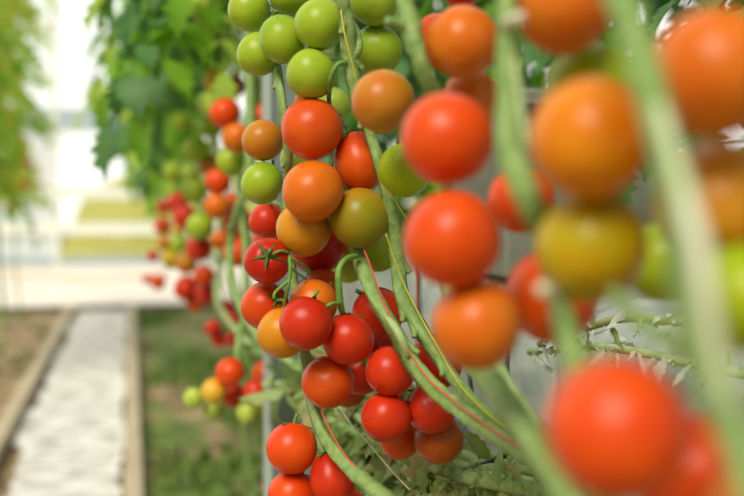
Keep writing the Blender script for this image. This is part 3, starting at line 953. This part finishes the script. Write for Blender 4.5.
group('red tomatoes of the sharp cluster', [
    (267, 261, 23, .91, 'red', 'red tomato with a full star of dark sepals facing out', dict(ax=(.12, .25, -.95), cal=1.0)),
    (317, 247, 27, .985, 'deep_red', 'deep red tomato in shade right under the amber one', dict(ax=(-.1, -.3, .8))),
    (322, 288, 20, .975, 'orange_red', 'orange-red tomato squeezed behind the sepals under the deep red one', dict(ax=(-.6, .6, .0))),
    (265, 306, 24, .925, 'orange_red', 'red tomato with sepals on its inner side, outermost on path side', dict(ax=(.62, .32, -.75), cal=1.0)),
    (314, 303, 24, .93, 'orange', 'orange tomato behind the glossy red one in the sharp cluster', dict(ax=(.4, .5, .6))),
    (282, 333, 25, .895, 'amber', 'amber-orange tomato at the lower edge between two red ones', dict(ax=(.2, .7, .6))),
    (306, 323, 26.5, .875, 'red', 'glossy red tomato frontmost in the sharp cluster', dict(ax=(.25, .85, .15), cal=.8)),
    (348, 339, 26, .89, 'red', 'red tomato hanging directly under the hooked truss stalk', dict(ax=(-.15, .95, .2))),
    (378, 313, 25.5, .95, 'red', 'red tomato crossed by the ridged stem and red twine', dict(ax=(-.5, .7, .4))),
    (373, 352, 25, 1.0, 'deep_red', 'dark red tomato in shade behind three red ones'),
    (328, 382, 26, .91, 'orange_red', 'orange-red tomato hanging plainly over the slender stem', dict(ax=(.5, .7, .4))),
    (390, 371, 24.5, .89, 'red', 'red tomato beside the ridged stem, above the lowest pair', dict(ax=(.3, .6, .7))),
    (360, 372, 23, .99, 'red', 'shaded red tomato glimpsed between the two plain red ones'),
    (348, 388, 19, 1.02, 'brown', 'brownish tomato half hidden behind the orange-red one'),
    (386, 417, 25, .90, 'red', 'round red tomato lowest on the path side of the paired ones', dict(ax=(.55, .6, .5))),
    (431, 408, 25.5, .90, 'red', 'red tomato under the ridged stem, touching the round red one', dict(ax=(-.5, .7, .5))),
    (436, 362, 26, .96, 'red', 'red tomato seen between the two pale stems', dict(ax=(-.2, .7, .6))),
    (439, 439, 25, .925, 'brown', 'brownish red tomato lowest of all in the sharp cluster', dict(ax=(-.4, .8, .5))),
    (400, 438, 20.5, .965, 'orange_red', 'small orange-red tomato under the round red one', dict(ax=(.2, .7, .6))),
    (267, 221, 18, 1.15, 'red', 'blurred red tomato under the solitary green one', dict(ax=(.3, .6, .6))),
    (268, 241, 15, 1.25, 'red', 'blurred red tomato partly behind the sepal star tomato'),
])
group('red tomatoes by the steel post', [
    (292, 448, 25.5, .90, 'vermilion', 'bright red tomato standing before the steel post', dict(ax=(.05, .95, .25))),
    (332, 478, 24, .89, 'red', 'plum-shaped red tomato beside the slender stem near frame bottom', dict(ax=(-.22, .95, .1), sh='p', sc=.93)),
    (292, 495, 24.5, .91, 'vermilion', 'bright red tomato cut by frame bottom under the steel post one', dict(ax=(.4, .8, .3))),
    (347, 506, 18, .95, 'red', 'red tomato just peeping from the frame bottom by the slender stem'),
])
group('large blurred tomatoes close by', [
    (447, 139, 46, .58, 'vermilion', 'big blurred red-orange tomato upper of the stacked three', dict(ax=(.4, .5, .7))),
    (452, 239, 48, .56, 'vermilion', 'big blurred red-orange tomato in the middle of the stacked three', dict(ax=(.4, .5, .7))),
    (477, 324, 44, .57, 'orange', 'big blurred dark orange tomato lowest of the stacked three', dict(ax=(.3, .7, .6))),
    (463, 42, 35.5, .68, 'orange', 'blurred orange-brown tomato near the frame top by a kinked stem', dict(ax=(.3, .5, .8))),
    (439, 41, 27, .77, 'orange_red', 'blurred red tomato behind the orange-brown one near the top'),
    (472, 100, 29, .72, 'orange', 'blurred orange tomato hidden between orange-brown and big red-orange ones'),
    (462, -13, 20, .72, 'red', 'blurred red tomato cut by the frame top'),
    (521, 200, 33, .66, 'vermilion', 'blurred red tomato behind the broad stem in the middle'),
    (552, 296, 46, .60, 'orange_red', 'blurred red tomato behind the yellow-olive one and cut stub'),
    (590, 138, 59, .46, 'bright_orange', 'big blurred orange-yellow tomato above the yellow-olive one', dict(ax=(.2, .7, .6))),
    (592, 247, 55, .48, 'olive_yellow', 'big blurred yellow-olive tomato under the orange-yellow one', dict(ax=(.2, .7, .6))),
    (565, 6, 48, .53, 'orange', 'big blurred orange-brown tomato cut by the frame top', dict(ax=(.3, .6, .7))),
    (592, 92, 48, .56, 'lime', 'blurred olive tomato showing above the orange-yellow one'),
    (716, 73, 64, .42, 'orange', 'largest blurred orange tomato at the upper frame edge', dict(ax=(.3, .6, .7))),
    (716, 205, 62, .45, 'amber', 'large blurred amber tomato under the largest orange one', dict(ax=(.2, .6, .7))),
    (746, 298, 52, .42, 'lime', 'blurred green tomato at the frame edge below the amber one'),
    (664, 262, 40, .58, 'lime', 'blurred yellow-green tomato behind the thickest stem'),
    (617, 430, 70, .38, 'vermilion', 'largest blurred red tomato at the bottom of the picture', dict(ax=(.1, .7, .7))),
    (694, 475, 58, .43, 'vermilion', 'blurred red tomato partly behind the largest red one'),
    (756, 512, 52, .42, 'orange', 'blurred orange tomato in the bottom corner behind the thickest stem'),
])
group('tomatoes of the next plant', [
    (225, 113, 15, 1.75, 'vermilion', 'small round red-orange tomato topmost of the next plant', dict(ax=(.5, .6, .6))),
    (237, 138, 15, 1.72, 'orange', 'small orange tomato right under the topmost red-orange one', dict(ax=(.5, .6, .6))),
    (231, 161, 14.5, 1.78, 'green', 'small green tomato under the small orange one'),
    (262, 117, 13, 1.9, 'orange_red', 'small orange-red tomato glimpsed above the blushing one by the post'),
    (218, 181, 13, 1.9, 'vermilion', 'small red tomato midway, between lime and green ones', dict(ax=(.4, .7, .5))),
    (217, 206, 13, 1.9, 'orange', 'small orange-red tomato directly under the midway red one'),
    (231, 204, 11, 2.0, 'orange_red', 'small orange-red tomato behind the midway pair'),
    (194, 190, 12.5, 2.1, 'green', 'small lime green tomato beside the midway red one'),
    (200, 226, 13.5, 2.0, 'green', 'small green tomato ringed by red ones on the path side', dict(ax=(.3, .8, .4))),
    (199, 248, 13, 2.05, 'red', 'small red tomato under the ringed green one'),
    (220, 240, 9.5, 2.1, 'orange', 'small orange tomato next to the pale stem bend'),
    (238, 222, 15, 1.95, 'orange_red', 'oblong red tomato behind the pale stem bend', dict(ax=(0, .9, .3), sh='p')),
    (237, 252, 14, 1.9, 'orange_red', 'dull orange-red tomato under the oblong red one'),
    (196, 150, 13, 2.2, 'green', 'small green tomato with a white glint in the leaf shade'),
    (210, 165, 11, 2.2, 'blush', 'small brownish orange tomato over the midway red one'),
    (210, 104, 13, 2.0, 'pale_green', 'small yellow-green tomato beside the topmost red-orange one'),
    (214, 80, 11, 2.1, 'yellow', 'small amber tomato in leaf shade over the yellow-green one'),
    (233, 86, 12, 2.2, 'brown', 'small brown tomato in leaf shade by the blurred stem'),
    (211, 126, 11.5, 2.2, 'green', 'small green tomato under the yellow-green one'),
    (200, 4, 15, 1.95, 'pale_green', 'pale green tomato cut by the frame top among leaves'),
    (183, 12, 9, 2.6, 'pale_green', 'pale green tomato deep among leaves near the frame top'),
])
group('far tomatoes along the row', [
    (185, 217, 12.5, 2.6, 'red', 'far red tomato beside the ringed green one'),
    (178, 203, 11, 2.8, 'red', 'far red tomato over the pale-glinting one'),
    (164, 207, 8, 3.4, 'orange_red', 'far small red tomato at the outer row edge, uppermost'),
    (163, 226, 9, 3.3, 'orange_red', 'far small red tomato at the outer row edge, second down'),
    (178, 230, 6.5, 3.0, 'yellow', 'far tiny pale tomato with a bright glint'),
    (165, 243, 8, 3.2, 'blush', 'far dull orange tomato at the outer row edge, third down'),
    (178, 244, 8.5, 2.8, 'green', 'far green tomato under the tiny pale one'),
    (171, 259, 9.5, 2.7, 'olive_yellow', 'far yellow-green tomato above the hanging red ones'),
    (186, 263, 10.5, 2.5, 'blush', 'far orange tomato beside the yellow-green one'),
    (153, 256, 6, 3.6, 'red', 'far tiny red tomato against the white slab, upper'),
    (147, 279, 5, 3.8, 'red', 'far tiniest red tomato outermost against the white slab'),
    (158, 282, 8, 3.4, 'orange_red', 'far orange-red tomato against the white slab'),
    (186, 288, 12, 2.5, 'red', 'far red tomato outer one of the lowest far trio'),
    (204, 276, 11, 2.35, 'vermilion', 'far bright red-orange tomato topping the lowest far trio'),
    (206, 294, 11, 2.4, 'red', 'far red tomato inner one of the lowest far trio'),
    (195, 303, 9, 2.5, 'orange_red', 'far orange-red tomato hanging under the lowest far trio'),
    (226, 309, 9, 2.2, 'deep_red', 'far crimson tomato by the pale stem above the low truss'),
    (233, 320, 8, 2.15, 'deep_red', 'far crimson tomato under another crimson one'),
    (213, 328, 8.5, 2.3, 'red', 'far red tomato hanging free over the mossy strip'),
    (219, 339, 8, 2.3, 'red', 'far red tomato lowest over the mossy strip'),
    (233, 339, 8, 2.25, 'deep_red', 'far dark red tomato between low truss and crimson pair'),
    (174, 171, 11, 2.9, 'green', 'far green tomato at the lower leaf fringe'),
    (182, 121, 10, 2.8, 'green', 'far green tomato deep in leaf shade'),
    (190, 172, 9, 2.7, 'pale_green', 'far pale green tomato at the leaf fringe beside another green'),
])
group('tomatoes of the small low truss', [
    (230, 372, 14, 1.66, 'vermilion', 'red-orange tomato topmost on the small low truss', dict(ax=(.3, .8, .4))),
    (214, 391, 12.5, 1.67, 'yellow', 'yellow-orange tomato on the small low truss', dict(ax=(.5, .7, .4))),
    (194, 398, 10.5, 1.70, 'pale_green', 'pale green tomato at the tip of the small low truss', dict(ax=(.7, .5, .4))),
    (213, 409, 11, 1.73, 'pale_green', 'pale green tomato under the yellow-orange one', dict(ax=(.4, .8, .4))),
    (234, 395, 11.5, 1.72, 'red', 'dark red tomato in the middle of the small low truss'),
    (256, 392, 13, 1.64, 'red', 'red tomato on the inner half of the small low truss'),
    (265, 373, 13, 1.69, 'orange_red', 'orange-red tomato highest on the inner half of the low truss'),
    (248, 412, 11.5, 1.69, 'pale_green', 'pale green tomato lowest on the small low truss'),
    (265, 404, 11, 1.74, 'olive_yellow', 'yellow-green tomato behind the inner red one, beside steel post'),
])
group('tomatoes across the path', [
    (3, 165, 7, 6.6, 'orange', 'tiny orange tomato across the path, highest at the frame edge'),
    (4, 188, 6, 6.8, 'orange_red', 'tiny orange-red tomato across the path below the highest one'),
    (27, 162, 5, 7.2, 'blush', 'tiny pale orange tomato across the path, toward the aisle'),
    (24, 185, 5, 7.3, 'orange', 'tiny orange tomato across the path, lower toward the aisle'),
    (12, 206, 5, 6.9, 'orange_red', 'tiny orange-red tomato across the path, lowest of all'),
], tiny=True)

# settle them against each other in depth so that none overlaps another
pos = [[a[0], a[1], a[2], near(a[3])] for a, g, o in T]
d0 = [near(a[3]) for a, g, o in T]
rp = [a[2] * (o.get('sc', 1)) * (1.06 if o.get('sh') == 'p' else 1) for a, g, o in T]
for it in range(300):
    moved = False
    for i in range(len(T)):
        for j in range(i + 1, len(T)):
            if abs(pos[i][3] - pos[j][3]) > 0.3: continue
            a, b_ = P(*pos[i][:2], pos[i][3]), P(*pos[j][:2], pos[j][3])
            need = 0.955 * (rp[i] * pos[i][3] + rp[j] * pos[j][3]) / FPX
            dist = (a - b_).length
            if dist < need - 1e-5:
                dz = pos[j][3] - pos[i][3]
                sgn = 1 if (d0[j], j) > (d0[i], i) else -1
                lat2 = max(0.0, dist * dist - dz * dz)
                want = math.sqrt(max(0.0, need * need - lat2))
                push = (want - sgn * dz) * 0.5
                if push > 0:
                    pi_, pj_ = (0.3, 0.7) if sgn > 0 else (0.7, 0.3)
                    pos[i][3] -= sgn * push * 2 * pi_ * 0.5
                    pos[j][3] += sgn * push * 2 * pj_ * 0.5
                    moved = True
    if not moved: break

for k, ((px, py, r_, d_, skin, lab), g, o) in enumerate(T):
    d = pos[k][3]
    ax = o.get('ax', (rnd.uniform(-.3, .3), .7, .6))
    axis = (RGT * ax[0] + UPV * ax[1] + FWD * ax[2]).normalized()
    sh = o.get('sh', 'o')
    ob = bpy.data.objects.new('tomato', get_mesh(sh, rnd.randrange(3), skin))
    COL.objects.link(ob)
    ob.location = P(px, py, d)
    sc = r_ * o.get('sc', 1.0) * d / FPX * 1.01
    ob.scale = (sc,) * 3
    q = axis.to_track_quat('Z', 'Y')
    ob.rotation_mode = 'QUATERNION'
    ob.rotation_quaternion = q @ Quaternion((0, 0, 1), 0 if sh == 'p' else rnd.uniform(0, 6.28))
    tag(ob, lab, 'tomato', g)
    if o.get('tiny'): continue
    c = bpy.data.objects.new('calyx', CAL[k % 3])
    COL.objects.link(c); c.parent = ob
    p = bpy.data.objects.new('pedicel', PED[k % 2])
    COL.objects.link(p); p.parent = ob
    if sh == 'p':
        c.location.z = p.location.z = 0.24
